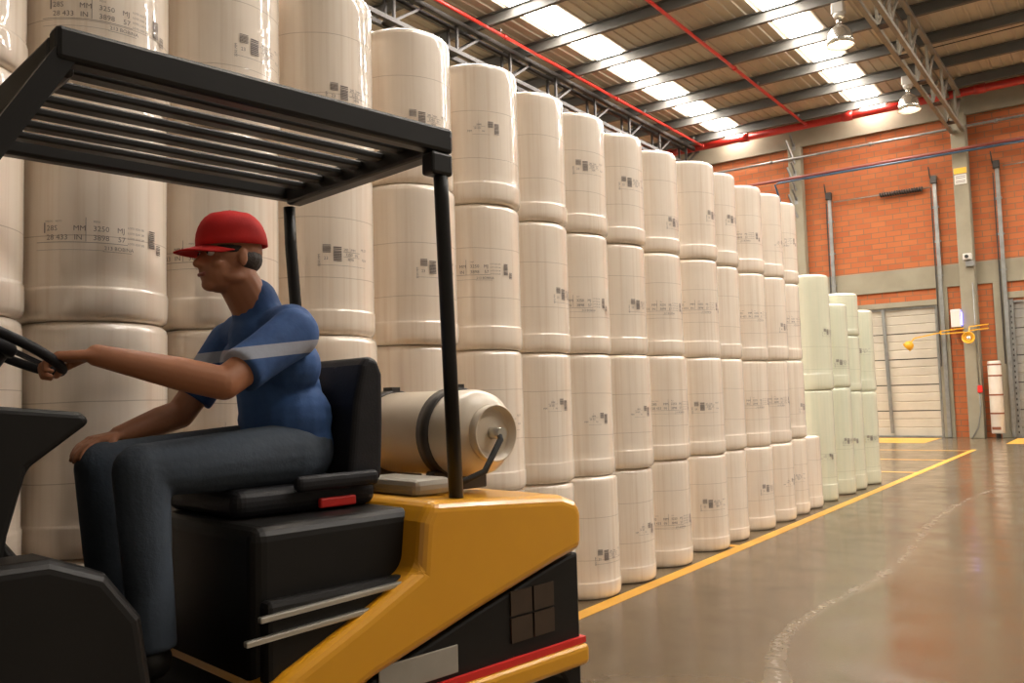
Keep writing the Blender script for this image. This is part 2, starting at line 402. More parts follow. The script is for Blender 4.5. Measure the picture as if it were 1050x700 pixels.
s = empty('spring_shaft', (-.7, YB-.12, 7.5)); tag(s, 'thin steel shaft above the shaded door', 'shaft')
MB().tube([(-1.84,0,0), (1.7,0,0)], .018, 8).build('shaft', M['galv'], s)

# ------------------------------------------------------------------ roof trusses
def truss(xc, label, y0=-6.0, y1=YB-.43, zl=8.62, zu=9.55, mm=None):
    mm = mm or M['truss']
    t = empty('roof_truss', (xc, 0, 0)); tag(t, label, 'truss', 'steel roof trusses')
    a = MB()
    for s in (-1, 1):
        a.box(s*.14-.045, s*.14+.045, y0, y1, zl-.045, zl+.045)
    a.build('lower_chord', mm, t)
    b = MB()
    for s in (-1, 1): b.box(s*.14-.05, s*.14+.05, y0, y1, zu-.05, zu+.05)
    b.build('upper_chord', mm, t)
    yy = y1-.95
    while yy > y0+1:
        for s in (-1, 1):
            MB().bar((s*.12, yy, zl), (s*.12, yy, zu), .055, .055).build('web_post', mm, t); MB().bar((s*.12, yy, zl+.02), (s*.12, yy+.93, zu), .05, .05).build('web_brace', mm, t)
        MB().box(-.1, .1, yy-.12, yy+.12, zl-.012, zl+.012).build('batten_plate', M['dark'], t); yy -= 1.95
    return t
truss(-3.56, 'grey steel lattice truss meeting the concrete column')
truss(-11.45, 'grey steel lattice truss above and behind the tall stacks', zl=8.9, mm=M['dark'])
# ------------------------------------------------------------------ pipes
def pipe(name, paths, r, m, label, group=None, joints=(), jr=1.35):
    t = empty(name, paths[0][0]); tag(t, label, 'pipe', group); o = Vector(paths[0][0]); b = MB()
    for p in paths: b.tube([Vector(q)-o for q in p], r, 14)
    b.build('pipe', m, t)
    for j, ax in joints:
        j = Vector(j)-o; ax = Vector(ax); MB().tube([j-ax*r*1.2, j+ax*r*1.2], r*jr, 14).build('coupling', m, t)
    return t
PY, PZ = YB-.7, 9.60
rp = pipe('fire_main_pipe', [[(X0+.4, PY, PZ), (X1, PY, PZ)]], .115, M['red'], 'thick red fire pipe across the top of the end wall',
     joints=[((x, PY, PZ), (1,0,0)) for x in (-12.3, -9.6, -6.4, -2.9, .6)], jr=1.2)
for x in (-8.18, -5.9, -1.5): MB().bar((x-(-16.6), 0, .1), (x+16.6, 0, HC-.29-PZ), .02, .02).build('hanger', M['dark'], rp)
for x, lab in ((-10.98, 'thin red sprinkler pipe under the roof, left of the skylights'), (-7.62, 'thin red sprinkler pipe between the two skylight strips')):
    t = pipe('sprinkler_pipe', [[(x, -4, 9.58), (x, PY-.12, 9.58)]], .042, M['red'], lab, 'thin red sprinkler pipes', joints=[((x, PY-.18, 9.58), (0,1,0)), ((x, 20.4, 9.58), (0,1,0)), ((x, 15.2, 9.58), (0,1,0))])
    for yy in (8.0, 11.5, 15.0, 18.5, 22.0, 25.4):
        h = MB().tube([(0.03, yy+4, .02), (.03, yy+4, .12)], .012, 6); h.lathe([(.035,.08),(.035,.1),(.012,.12)], 10, (.03, yy+4, 0)); h.build('sprinkler_head', M['galv'], t)
pipe('conduit_pipe', [[(X0+.4, YB-.35, 8.73), (X1, YB-.35, 8.73)]], .04, M['galv'], 'thin grey conduit along the wall below the concrete beam', joints=[((x, YB-.35, 8.73), (1,0,0)) for x in (-12, -8.9, -5.9, -2.6)])
pipe('air_pipe', [[(X0+.4, YB-.55, 8.06), (X1, YB-.55, 8.06)]], .045, M['darkred'], 'thin dark red pipe halfway down the end wall')
pipe('water_pipe', [[(-8.55, YB-.62, 7.1), (-8.58, YB-.62, 7.4), (-8.72, YB-.62, 7.93), (-8.6, YB-.62, 7.97), (X1, YB-.62, 7.97)]], .03, M['blue'], 'blue pipe running under the dark red pipe, bent down at left')
def bracket(z, L, label):
    t = empty('pipe_bracket', (-8.18, YB-.301, z)); tag(t, label, 'bracket', 'pipe brackets on the left column')
    MB().bar((0,0,-.28), (0,-L,.0), .05, .06).build('arm', M['galv'], t); MB().bar((.02,0,-.85), (-.16,-L*.75,-.12), .045, .05).build('strut', M['galv'], t)
    MB().box(-.05,.05,-.012,0,-.42,-.2).build('plate', M['galv'], t); return t
bracket(9.42, .30, 'dark triangular bracket at the top of the left column'); bracket(8.56, .30, 'dark triangular bracket under the grey conduit'); bracket(7.70, .30, 'dark triangular bracket under the red and blue pipes')
tag(MB().tube([(-3.4+i*.35, 22.2-.9*math.sin(i*.08), 9.55-.25*math.sin(PI*i/34)) for i in range(35)], .012, 6).build('roof_cable', M['dark']), 'thin dark cable slung under the roof at right', 'cable')

# ------------------------------------------------------------------ high bay lamps
def lamp(x, y, zt, label):
    t = empty('high_bay_lamp', (x, y, zt)); tag(t, label, 'lamp', 'high bay lamps')
    MB().box(-.012,.012,-.012,.012,.0,HC-.06-zt if abs(((25.85-y)/1.87) % 1) > .1 else .12).build('hanger', M['dark'], t)
    MB().box(-.13,.13,-.11,.11,-.26,-.02).build('ballast_box', M['lampbox'], t, bevel=.02)
    MB().lathe([(.10,-.34),(.12,-.28),(.12,-.26)], 24).build('collar', M['lampbox'], t)
    MB().tube([(0,0,-.34),(0,0,-.52)], .055, 20).build('neck', M['chrome'], t)
    pr = [(.07,-.50),(.16,-.56),(.22,-.66),(.26,-.80),(.285,-.95),(.275,-.95),(.25,-.80),(.21,-.665),(.15,-.575),(.06,-.515)]
    b = MB(); seg = 40
    for r, z in pr: b.v += [(r*math.cos(2*PI*k/seg), r*math.sin(2*PI*k/seg), z) for k in range(seg)]
    for i in range(len(pr)-1): b.f += [(i*seg+k, i*seg+(k+1) % seg, (i+1)*seg+(k+1) % seg, (i+1)*seg+k) for k in range(seg)]
    b.sm = [True]*len(b.f); b.build('reflector', M['chrome'], t)
    MB().ball((0,0,-.62), (.05,.05,.09), 14, 10).build('bulb', M['bulb'], t)
    ld = bpy.data.lights.new('lamp_light', 'POINT'); ld.energy = LAMP_POWER; ld.color = (1,.78,.52); ld.shadow_soft_size = .12
    lo = bpy.data.objects.new('lamp_light', ld); col.objects.link(lo); lo.parent = t; lo.location = (0,0,-.85)
    return t
for x, y, z, lab in ((-4.55, 18.4, 9.62, 'bell-shaped lamp nearer the camera, hanging left of the truss'), (-4.3, 24.0, 9.64, 'bell-shaped lamp farther off, before the red fire pipe'),
                (-4.7, 12.6, 9.62, 'bell-shaped lamp over the row where the forklift drives'), (-4.8, 7.0, 9.62, 'bell-shaped lamp above the near stacks'), (1.0, 4.0, 9.62, 'bell-shaped lamp over the near end of the aisle'), (1.0, 12.0, 9.62, 'bell-shaped lamp over the right of the aisle'), (-12.5, 20.0, 9.62, 'bell-shaped lamp far behind the stacks')):
    lamp(x, y, z, lab)

# ------------------------------------------------------------------ paper rolls
RR = .279
def roll_mesh(name, T, m, seed):
    rnd = random.Random(seed); sk = T*rnd.uniform(.135, .165)
    def wob(a, z): return .0022*noise.noise(Vector((math.cos(a)*2, math.sin(a)*2, z*1.5+seed*7)))+(.002*noise.noise(Vector((math.cos(a)*6, math.sin(a)*6, z*12+seed))) if z < sk+.03 else 0)
    p = [(.055,.03),(.055,.004),(RR-.035,.0),(RR-.016,.004),(RR-.004,.014),(RR+.002,.032),(RR+.0035,.06),(RR+.0035,sk-.012),(RR+.0025,sk-.004),(RR-.0005,sk),(RR-.0015,sk+.004)]
    nz = 14
    for i in range(1, nz): p.append((RR-.0015, sk+.004+(T-.045-sk-.004)*i/nz))
    p += [(RR-.0015,T-.04),(RR-.005,T-.02),(RR-.016,T-.008),(RR-.032,T-.001),(RR-.05,T),(.058,T),(.05,T-.004),(.05,T-.05),(.0005,T-.05)]
    b = MB().lathe(p, 56, wob=wob); return b.mesh(name, m)
def text_geo(s, size):
    cu = bpy.data.curves.new('text', 'FONT'); cu.body = s; cu.size = size; cu.resolution_u = 2
    o = bpy.data.objects.new('text', cu); col.objects.link(o)
    me = bpy.data.meshes.new_from_object(o.evaluated_get(bpy.context.evaluated_depsgraph_get()))
    vs = [tuple(v.co) for v in me.vertices]; fs = [tuple(p.vertices) for p in me.polygons]
    bpy.data.objects.remove(o); bpy.data.curves.remove(cu); bpy.data.meshes.remove(me); return vs, fs
class Print:
    def __init__(s): s.b = MB()
    def put(s, vs, fs, u, v, rot=False):
        s.b.add([((-y if rot else x)+u, (x if rot else y)+v, 0) for x, y, z in vs], fs)
    def text(s, t, u, v, size, rot=False): s.put(*text_geo(t, size), u, v, rot)
    def rect(s, u0, v0, u1, v1):
        n = max(1, int((u1-u0)/.012)); vs = []; fs = []
        for i in range(n+1):
            u = u0+(u1-u0)*i/n; vs += [(u, v0, 0), (u, v1, 0)]
        fs = [(2*i, 2*i+2, 2*i+3, 2*i+1) for i in range(n)]; s.b.add(vs, fs)
    def bars(s, u0, v0, u1, v1, n, seed):
        r = random.Random(seed); h = (v1-v0)/n
        for i in range(n): s.rect(u0, v0+i*h, u1, v0+i*h+h*r.uniform(.5, .85))
    def bend(s, name, R=RR+.0018):
        vs = [(R*math.cos(u/R), R*math.sin(u/R), v) for u, v, _ in s.b.v]
        b = MB(); b.v = vs; b.f = s.b.f; b.sm = [False]*len(b.f); return b.mesh(name, M['ink'])
def print_a():
    p = Print()
    p.text('3250 MM', -.052, -.07, .016, True)
    p.bars(-.04, 0, .0, .042, 7, 3); p.bars(.012, -.04, .054, .032, 9, 5)
    p.text('23', -.035, -.035, .022)
    p.text('28S', .065, .012, .018); p.text('MM', .105, .012, .018); p.text('3250', .075, -.012, .02); p.text('IN', .13, -.012, .018); p.text('3898', .085, -.035, .018)
    p.rect(.062, .006, .16, .008); p.rect(.062, -.018, .16, -.0165); p.rect(.10, -.04, .1012, .03)
    p.text('MJ 57', .17, .02, .018); p.text('FLN', .178, -.03, .018)
    p.rect(-.065, -.062, .2, -.0605)
    return p.bend('printed_label')
def print_b():
    p = Print(); s = .028
    p.text('28S', -.15, .02, s); p.text('28 433', -.15, -.014, s); p.text('MM', -.055, .02, s); p.text('IN', -.052, -.014, s)
    p.rect(-.013, -.02, -.011, .07); p.text('3250', .012, .02, s); p.text('3898', .012, -.014, s); p.text('MJ', .095, .02, s); p.text('57', .098, -.014, s)
    p.rect(-.19, -.024, .135, -.022); p.rect(-.16, .012, -.155, .05)
    p.text('213 BOBINA', .05, -.048, .02); p.rect(-.19, -.052, .05, -.0508); p.rect(.045, -.055, .15, -.0535)
    p.text('FARDO   NETO', -.155, .052, .009); p.text('PESO', .014, .052, .01)
    for i in range(4): p.text('LOTE 3250 28S', .135, .04-.02*i, .011)
    p.bars(.23, -.02, .262, .05, 9, 2); p.bars(.272, -.04, .3, .0, 6, 8)
    return p.bend('printed_label')
def print_c():
    p = Print(); p.bars(-.012, 0, .022, .038, 7, 9); p.bars(.03, -.04, .062, .03, 9, 1)
    p.text('3898', -.085, .01, .016); p.text('28 433', -.10, -.012, .016); p.rect(-.105, .004, -.03, .0052); p.rect(-.07, -.03, -.069, .04)
    p.text('IN', -.05, -.03, .016); p.text('MM', -.14, -.03, .018); p.rect(-.11, -.045, -.0, -.0438)
    return p.bend('printed_label')
PR = {'a': print_a(), 'b': print_b(), 'c': print_c()}
VAR = {}
def get_roll(T, kind, var):
    key = (round(T, 3), kind, var)
    if key not in VAR: VAR[key] = roll_mesh('paper_roll', T, M['green'] if kind == 'g' else M['roll'], var*3+1+int(T*1000) % 7)
    return VAR[key]
SHIFT = []
# stack: name phrase, x, y, seam heights from the floor, per-roll label code and side angle (degrees from the camera direction)
ST = [
 ('S0', 'the stack at the left picture edge', 1.185, (.868,1.736,2.604,3.475)),
 ('S1', "the stack behind the driver's outstretched arm", 1.755, (.868,1.736,2.604,3.475)),
 ('S2', "the stack behind the driver's red cap", 2.325, (.868,1.736,2.604,3.475)),
 ('S3', "the stack behind the driver's back", 2.934, (.868,1.736,2.604,3.478)),
 ('S4', 'the stack behind the guard roof rear corner', 3.58, (.862,1.715,2.600,3.480)),
 ('S5', 'the stack just right of the guard roof', 4.225, (.853,1.708,2.600,3.474)),
 ('S6', 'the stack touching the yellow counterweight edge', 4.796, (.849,1.706,2.581,3.460)),
 ('S7', 'the first stack clear of the forklift', 5.365, (.848,1.716,2.585,3.467)),
 ('S8', 'the second stack clear of the forklift', 5.947, (.855,1.725,2.586,3.454)),
 ('S9', 'the third stack clear of the forklift', 6.65, (.870,1.737,2.606,3.482)),
 ('S10', 'the fourth stack clear of the forklift', 7.46, (.858,1.742,2.647,3.562)),
 ('S11', 'the fifth stack clear of the forklift', 8.035, (.868,1.745,2.65,3.571)),
 ('S12', 'the sixth stack clear of the forklift', 8.798, (.853,1.745,2.662,3.591)),
 ('S13', 'the seventh stack clear of the forklift', 9.466, (.850,1.759,2.685,3.63)),
 ('S14', 'the last tall white stack', 10.052, (.872,1.773,2.673,3.635)),
 ('S15', '', 10.63, (.870,)),
 ('G1', 'the tallest green stack, nearest the camera', 11.401, (1.421,2.921)),
 ('G2', 'the second green stack', 12.246, (1.449,2.604)),
 ('G3', 'the third green stack', 12.87, (1.391,2.187,2.803)),
 ('G4', 'the farthest green stack, beside the cream door', 13.684, (1.383,2.616)),
]
# printed labels: (code, angle from straight at the camera; + is the viewer's right, height share)
LAB = {'S0': ['a0.5','a10.5','a-10.55','b10.6'], 'S1': ['b0.5','c25.4','b-2.36', 'b0.33'], 'S2': ['a0.5','c20.5','b-25.35', 'a28.44'], 'S3': ['c10.5','a10.5','a12.46', 'a20.38'],
       'S4': ['a10.5','c10.5','a22.48', 'a15.42'], 'S5': ['a20.5','a20.5','b-10.53', 'c20.53'], 'S6': ['a40.4','c45.6','a50.45','-'], 'S7': ['a32.36','c42.47','b5.4','a20.55'],
       'S8': ['c55.47','c52.5','a42.45','a30.55'], 'S9': ['b20.42','b25.5','b15.45','a50.3'], 'S10': ['a18.5','a10.5','b15.5','a55.45'], 'S11': ['-','-','-','a50.5'],
       'S12': ['a42.5','b20.5','b30.5','b0.4'], 'S13': ['c62.5','b20.5','a55.4','c70.4'], 'S14': ['a15.5','a60.4','b35.5','b10.5'], 'S15': ['-'],
       'G1': ['c45.4','a50.5'], 'G2': ['a42.5','a30.3'], 'G3': ['c30.5','-','-'], 'G4': ['a30.5','a10.5']}
TIERS = {4: ['bottom', 'second from the floor', 'third from the floor', 'topmost'], 2: ['lower', 'upper'], 3: ['bottom', 'middle', 'topmost'], 1: ['']}
for si, (sid, phrase, y, seams) in enumerate(ST):
    green = sid[0] == 'G'; x = -3.045-RR-(.10 if green else max(0, int(sid[1:])-8)*.01)
    z = 0
    for ti, zt in enumerate(seams):
        T = zt-z; rnd = random.Random(si*11+ti*5)
        if sid == 'S15': T = .870
        dx, dy = rnd.uniform(-.012, .012), rnd.uniform(-.001, .001)
        me = get_roll(T-.0005, 'g' if green else 'w', (si+ti) % 3)
        o = bpy.data.objects.new('paper_roll', me); col.objects.link(o)
        ang = math.atan2(-y, -x)                                   # towards the camera
        code = LAB[sid][ti]; th = rnd.choice((0, 1, 2, 3))*PI/2; o.location = (x+dx, y+dy, z)
        o.rotation_euler.z = th
        tier = TIERS[len(seams)][ti]
        if sid == 'S15': lab = 'single low white paper roll standing between the white and green stacks'
        else: lab = '%s wrapped roll, %s in %s' % ('pale green' if green else 'white', tier, phrase)
        tag(o, lab, 'paper roll', 'pale green paper rolls' if green else 'white wrapped paper rolls')
        if code != '-':
            a, b = code[1:].rsplit('.', 1); d = bpy.data.objects.new('printed_label', PR[code[0]]); col.objects.link(d); d.parent = o
            d.location = (0, 0, T*float('0.'+b)); d.rotation_euler.z = ang+math.radians(float(a))-th
        z = zt

# ------------------------------------------------------------------ things at the end wall
t = empty('wrapped_post', (-3.02, 26.5, 0)); tag(t, 'white cylindrical post with rusty brown bands before the brick wall', 'post')
MB().lathe([(.06,.0),(.06,.14)], 20).build('foot', M['dark'], t)
MB().lathe([(.15,.14),(.165,.16),(.165,2.06),(.15,2.1)], 28).build('tube', M['white'], t)
for z in (.66, 1.16, 1.68, 1.98): MB().lathe([(.168,z),(.172,z+.01),(.172,z+.035),(.168,z+.045)], 28).build('band', M['rust'], t)
MB().lathe([(.1675,.24),(.169,.26),(.169,.3),(.1675,.32)], 28, wob=lambda a, z: -.01 if (a < 3.6 or a > 5.2) else 0).build('rust_stain', M['rust'], t)
# dock lamps on a yellow arm
t = empty('dock_lamp', (-3.95, YB-.5, 2.78)); tag(t, 'yellow dock lamp on a long arm reaching over the cream door', 'lamp')
a = MB(); a.bar((.25,.06,.27), (-.35,-.02,.22), .03, .03); a.bar((.25,.06,.16), (-.35,-.02,.14), .03, .03); a.bar((-.33,-.02,.24), (-.33,-.02,.12), .04, .04)
a.bar((-.35,-.02,.18), (-1.0,-.15,.06), .035, .035); a.bar((-1.0,-.15,.06), (-1.08,-.15,-.04), .03, .03); a.build('arm', M['lampy'], t)
Rm = Matrix.Rotation(math.radians(100), 3, 'Y')
MB().lathe([(.03,-.12),(.09,-.10),(.13,-.02),(.14,.09),(.128,.09),(.1,.0),(.02,-.03)], 24, (-1.15,-.15,-.14), Matrix.Rotation(math.radians(-130), 3, 'Y')).build('shade', M['lampy'], t)
t = empty('dock_lamp', (-3.36, YB-.56, 2.75)); tag(t, 'yellow round dock lamp facing out from the concrete column', 'lamp')
a = MB(); a.bar((-.2,.06,.33), (.28,-.02,.36), .03, .03); a.bar((-.2,.06,.22), (.28,-.02,.25), .03, .03); a.bar((-.2,.02,.3), (-.2,-.12,.1), .03, .03); a.build('arm', M['lampy'], t)
Rf = Matrix.Rotation(math.radians(80), 3, 'X')
MB().lathe([(.04,-.12),(.1,-.10),(.15,-.02),(.165,.09),(.15,.09),(.11,.0),(.09,-.02)], 28, (-.2,-.18,.0), Rf).build('shade', M['lampy'], t)
MB().lathe([(.085,-.03),(.07,.02),(.02,.045)], 20, (-.2,-.18,.0), Rf).build('bulb', M['chrome'], t)
t = empty('insect_lamp', (-3.86, YB-.2, 3.09)); tag(t, 'white box with a glowing blue side on the concrete column', 'lamp')
MB().box(-.15,.10,-.30,.1,0,.5).build('housing', M['paper'], t, bevel=.015)
MB().box(.101,.13,-.28,-.0,.05,.42).build('lens', M['bluelit'], t)
t = empty('fire_call_point', (-3.40, YB-.42, 1.35)); tag(t, 'small red fire call box on the concrete column', 'alarm')
MB().box(-.06,.06,-.06,-.001,-.1,.1).build('box', M['redm'], t, bevel=.01)
t = MB().tube([(-3.42, YB-.44, 4.3), (-3.42, YB-.44, 1.47)], .014, 8); t.tube([(-3.42, YB-.44, 1.24), (-3.42, YB-.44, .8), (-3.5, YB-.45, .3), (-3.66, YB-.47, .02)], .014, 8)
tag(t.build('conduit', M['galv']), 'thin grey conduit down the front of the concrete column', 'conduit')
t = empty('warning_sign', (-3.55, YB-.42, 7.4)); tag(t, 'yellow and white notice high on the concrete column', 'sign')
MB().box(-.16,.16,-.02,-.001,.0,.16).build('yellow_panel', M['sign'], t); MB().box(-.15,.15,-.02,-.001,-.30,-.03).build('notice', M['paper'], t)
q = MB()
for z in (-.09,-.14,-.22,-.26): q.box(-.12,.12,-.024,-.0205,z,z+.018)
q.build('print', M['ink'], t)
t = empty('security_camera', (-3.50, YB-.42, 4.95)); tag(t, 'small grey camera box on the column beside the concrete band', 'camera')
MB().box(-.10,.12,-.2,-.001,-.02,.16).build('housing', M['paper'], t, bevel=.02); MB().lathe([(.05,0),(.05,.04),(.03,.05)], 18, (0,-.2,.07), Matrix.Rotation(PI/2, 3, 'X')).build('lens', M['dark'], t)
MB().box(-.05,.18,-.12,-.001,-.2,-.04).build('junction_box', M['galv'], t, bevel=.01)

# ------------------------------------------------------------------ forklift
FA = math.atan2(-.987, -.158)
fk = empty('forklift', (-2.29, 1.86, 0), FA)                     # local x forward, y to the near side
tag(fk, 'yellow and black gas forklift with overhead guard, driven along the row', 'forklift')
cwp = [(-.895,.86),(-.90,1.0),(-.87,1.035),(-.80,1.06),(-.36,1.09),(-.20,1.10),(-.165,1.04),(-.15,.90),(.05,.805),(.29,.70),(.46,.60),(.46,.52),(.24,.535),(.015,.625),(-.38,.735),(-.766,.833)]
MB().prism(cwp, -.52, .52).build('counterweight', M['yellow'], fk, bevel=.035, seg=4)
lb = [(-.885,.56),(-.885,.85),(-.766,.825),(-.38,.725),(.015,.615),(.24,.525),(.46,.51),(1.25,.50),(1.25,.24),(.0,.22),(-.18,.24),(-.25,.42),(-.38,.52),(-.55,.55),(-.72,.52),(-.80,.42),(-.83,.36),(-.885,.36)]
lower = MB().prism(lb, -.50, .50).build('lower_body', M['black'], fk, bevel=.01)
vent = MB()
for i in range(2):
    for j in range(2): vent.box(-.745+i*.11, -.645+i*.11, .5, .506, .60+j*.088, .68+j*.088)
vent.build('vent', M['hatch'], fk)
MB().box(-.30,.0,.5,.507,.565,.65).build('number_plate', M['plate'], fk, bevel=.004)
MB().box(-.905,.2,-.53,.53,.455,.53).build('bumper', M['yellow'], fk, bevel=.02, seg=3)
MB().box(-.897,.2,-.515,.515,.5305,.552).build('red_stripe', M['redm'], fk)
MB().box(-.22,.34,-.42,.42,.62,1.075).build('hood', M['black'], fk, bevel=.04, seg=4)
MB().box(-.14,.33,.42,.475,.62,.885).build('side_panel', M['black'], fk, bevel=.015)
for z0, xa, xb in ((.868,-.16,.36), (.815,-.10,.40)): MB().bar((xa,.485,z0), (xb,.485,z0-.02), .02, .016).build('trim_strip', M['silver'], fk, bevel=.004)
MB().box(.30,1.15,-.48,.48,.60,.66).build('floor_plate', M['black'], fk, bevel=.01)
MB().box(.36,.66,.48,.53,.36,.40).build('step', M['silver'], fk, bevel=.008)
def wheel(x, y, r, w, name='wheel'):
    s = 1 if y > 0 else -1; R = Matrix.Rotation(-s*PI/2, 3, 'X')
    o = MB().lathe([(r*.55,-w/2),(r*.93,-w/2),(r,-w/2+.025),(r,w/2-.025),(r*.93,w/2),(r*.55,w/2)], 40, (x,y,r), R).build(name, M['rubber'], fk)
    MB().lathe([(r*.54,-w/2+.01),(r*.54,w/2-.02),(r*.45,w/2-.04),(r*.2,w/2-.03),(r*.18,w/2),(.01,w/2)], 28, (x,y,r), R).build('hub', M['yellow'], o)
for s in (-1, 1): wheel(-.53, s*.38, .235, .17); wheel(1.0, s*.405, .33, .19)
# front fender, cowl, column
cw = [(.72,1.375),(.74,1.40),(.98,1.425),(1.16,1.42),(1.20,1.30),(1.20,.60),(1.02,.62),(.93,.90),(.90,1.12),(.86,1.27)]
MB().prism(cw, -.33, .33).build('cowl', M['black'], fk, bevel=.02, seg=3)
fd = [(.62,.66),(.66,.92),(.74,1.03),(.86,1.08),(1.14,1.08),(1.24,1.0),(1.27,.62)]
for s in (-1, 1):
    a, b = sorted((s*.335, s*.50)); MB().prism(fd, a, b).build('fender', M['black'], fk, bevel=.03, seg=4)
MB().tube([(.98,.02,1.38), (.86,.02,1.565)], .035, 16).build('steering_column', M['black'], fk)
sn = Vector((-.45,0,.9)).normalized(); sa = Vector((0,1,0)); sb = sn.cross(sa)
SC = Vector((.85,.02,1.585)); SR = .165
wh = MB().tube([SC+(sa*math.cos(2*PI*i/48)+sb*math.sin(2*PI*i/48))*SR for i in range(48)], .0135, 12, closed=True)
for a in (90, 210, 330):
    a = math.radians(a); wh.bar(SC, SC+(sa*math.cos(a)+sb*math.sin(a))*SR, .028, .01, sn)
wh.lathe([(.045,-.02),(.05,.0),(.035,.018),(.005,.02)], 24, SC, sn.to_track_quat('Z','Y').to_matrix()); wh.build('steering_wheel', M['vinyl'], fk)
for i in range(3):
    lv = MB().tube([(.86,-.20-.05*i,1.36), (.84,-.20-.05*i,1.47)], .008, 8).build('lever', M['silver'], fk)
    MB().ball((.84,-.20-.05*i,1.485), .018, 14, 10).build('knob', M['vinyl'], lv)
# seat
st = MB().box(-.20,.30,-.24,.24,1.076,1.16).build('seat', M['vinyl'], fk, bevel=.035, seg=4)
bk = MB().prism([(-.14,1.15),(-.09,1.16),(-.115,1.40),(-.145,1.53),(-.17,1.56),(-.21,1.55),(-.23,1.50),(-.23,1.35),(-.22,1.15)], -.24, .24).build('backrest', M['vinyl'], st, bevel=.03, seg=4)
for s in (-1, 1): MB().box(-.18,.12,s*.262-.02,s*.262+.02,1.14,1.19).build('hip_rest', M['vinyl'], st, bevel=.018, seg=3)
MB().box(-.10,.03,.243,.262,1.085,1.115).build('belt_buckle', M['redm'], st, bevel=.005)
MB().bar((.0,.285,1.06), (.22,.285,1.055), .012, .03).build('seat_slide', M['plate'], st)
# overhead guard
GX0, GX1 = -.335, .86
gd = MB(); 
gd.box(GX0, GX1, .44, .50, 2.205, 2.288); gd.box(GX0, GX1, -.50, -.44, 2.225, 2.288)
gd.box(GX0, GX0+.07, -.44, .44, 2.20, 2.28); gd.box(GX1-.06, GX1, -.44, .44, 2.19, 2.28)
gd = gd.build('overhead_guard', M['guard'], fk, bevel=.012)
for i in range(6):
    yy = -.44+.88*(i+1)/7; MB().box(GX0+.07, GX1-.06, yy-.026, yy+.026, 2.238, 2.261).build('slat', M['guard'], gd, bevel=.006)
for s in (-1, 1):
    MB().tube([(GX0+.035, s*.47, 2.20), (GX0+.03, s*.47, 2.05), (GX0+.0, s*.455, 1.55), (GX0-.02, s*.45, 1.09)], .024, 12).build('rear_post', M['guard'], gd)
    MB().bar((GX1-.03, s*.47, 2.235), (1.20, s*.45, 1.60), .05, .05, (0,1,0)).bar((1.20, s*.45, 1.62), (1.26, s*.44, 1.05), .05, .05, (0,1,0)).build('front_post', M['guard'], gd)
MB().box(GX0+.002,GX0+.09,.44,.499,2.13,2.204).build('corner_gusset', M['guard'], gd, bevel=.01)
# gas cylinder lying across the counterweight
TX, TZ = -.63, 1.285
Ry = Matrix.Rotation(-PI/2, 3, 'X')
g = MB().lathe([(.01,-.40),(.06,-.398),(.11,-.385),(.145,-.35),(.158,-.31),(.158,.22),(.147,.26),(.115,.29),(.06,.303),(.01,.305)], 40, (TX,.03,TZ), Ry).build('gas_cylinder', M['tank'], fk)
MB().lathe([(.085,.28),(.10,.28),(.102,.33),(.096,.33),(.09,.30),(.085,.30)], 36, (TX,.03,TZ), Ry).build('collar_ring', M['tank'], g)
MB().tube([(TX,.32,TZ),(TX,.39,TZ)], .022, 12).build('valve', M['silver'], g)
for yy in (-.25, .14):
    MB().lathe([(.159,-.03),(.167,-.03),(.167,.03),(.159,.03)], 40, (TX,yy,TZ), Ry).build('strap', M['dark'], g)
for yy in (-.25, .14):
    cr_ = MB().box(TX-.13,TX+.13,yy-.025,yy+.025,1.075,1.15).build('cylinder_bracket', M['dark'], fk, bevel=.006); MB().box(TX-.02,TX+.02,yy-.03,yy+.03,1.44,1.465).build('clamp', M['dark'], cr_)
MB().tube([(TX,.37,TZ),(TX+.02,.40,TZ-.02),(TX+.10,.40,1.16),(TX+.2,.36,1.12),(TX+.3,.3,1.11)], .011, 8).build('gas_hose', M['rubber'], fk)
MB().box(-.42,-.26,.05,.36,1.095,1.15).build('regulator_box', M['plate'], fk, bevel=.02)
# mast and forks ahead of the picture edge
ms = MB()
for s in (-1, 1): ms.box(1.30,1.36,s*.33-.04,s*.33+.04,.12,2.1); ms.box(1.37,1.44,s*.27-.03,s*.27+.03,.12,2.05)
for z in (.3, 1.1, 2.0): ms.box(1.31,1.35,-.33,.33,z,z+.09)
ms.build('mast', M['guard'], fk)
ca = MB(); ca.box(1.45,1.50,-.45,.45,.2,.28); ca.box(1.45,1.50,-.45,.45,.55,.63); ca.box(1.45,1.49,-.36,-.32,.28,.55); ca.box(1.45,1.49,.32,.36,.28,.55); ca.build('carriage', M['guard'], fk)
for s in (-1, 1): MB().prism([(1.505,.62),(1.505,.14),(2.45,.14),(2.45,.15),(1.6,.18),(1.545,.2),(1.545,.62)], s*.24-.05, s*.24+.05).build('fork', M['guard'], fk, bevel=.004)
MB().box(1.2,1.31,-.3,.3,.26,.42).build('front_axle', M['black'], fk)

# ------------------------------------------------------------------ driver
dr = empty('person', (-2.29, 1.86, 0), FA)
tag(dr, 'person in red cap, blue shirt and jeans, seated at the forklift wheel', 'person')
HC_ = Vector((.20, .01, 1.880))                                   # head centre
B = MB()
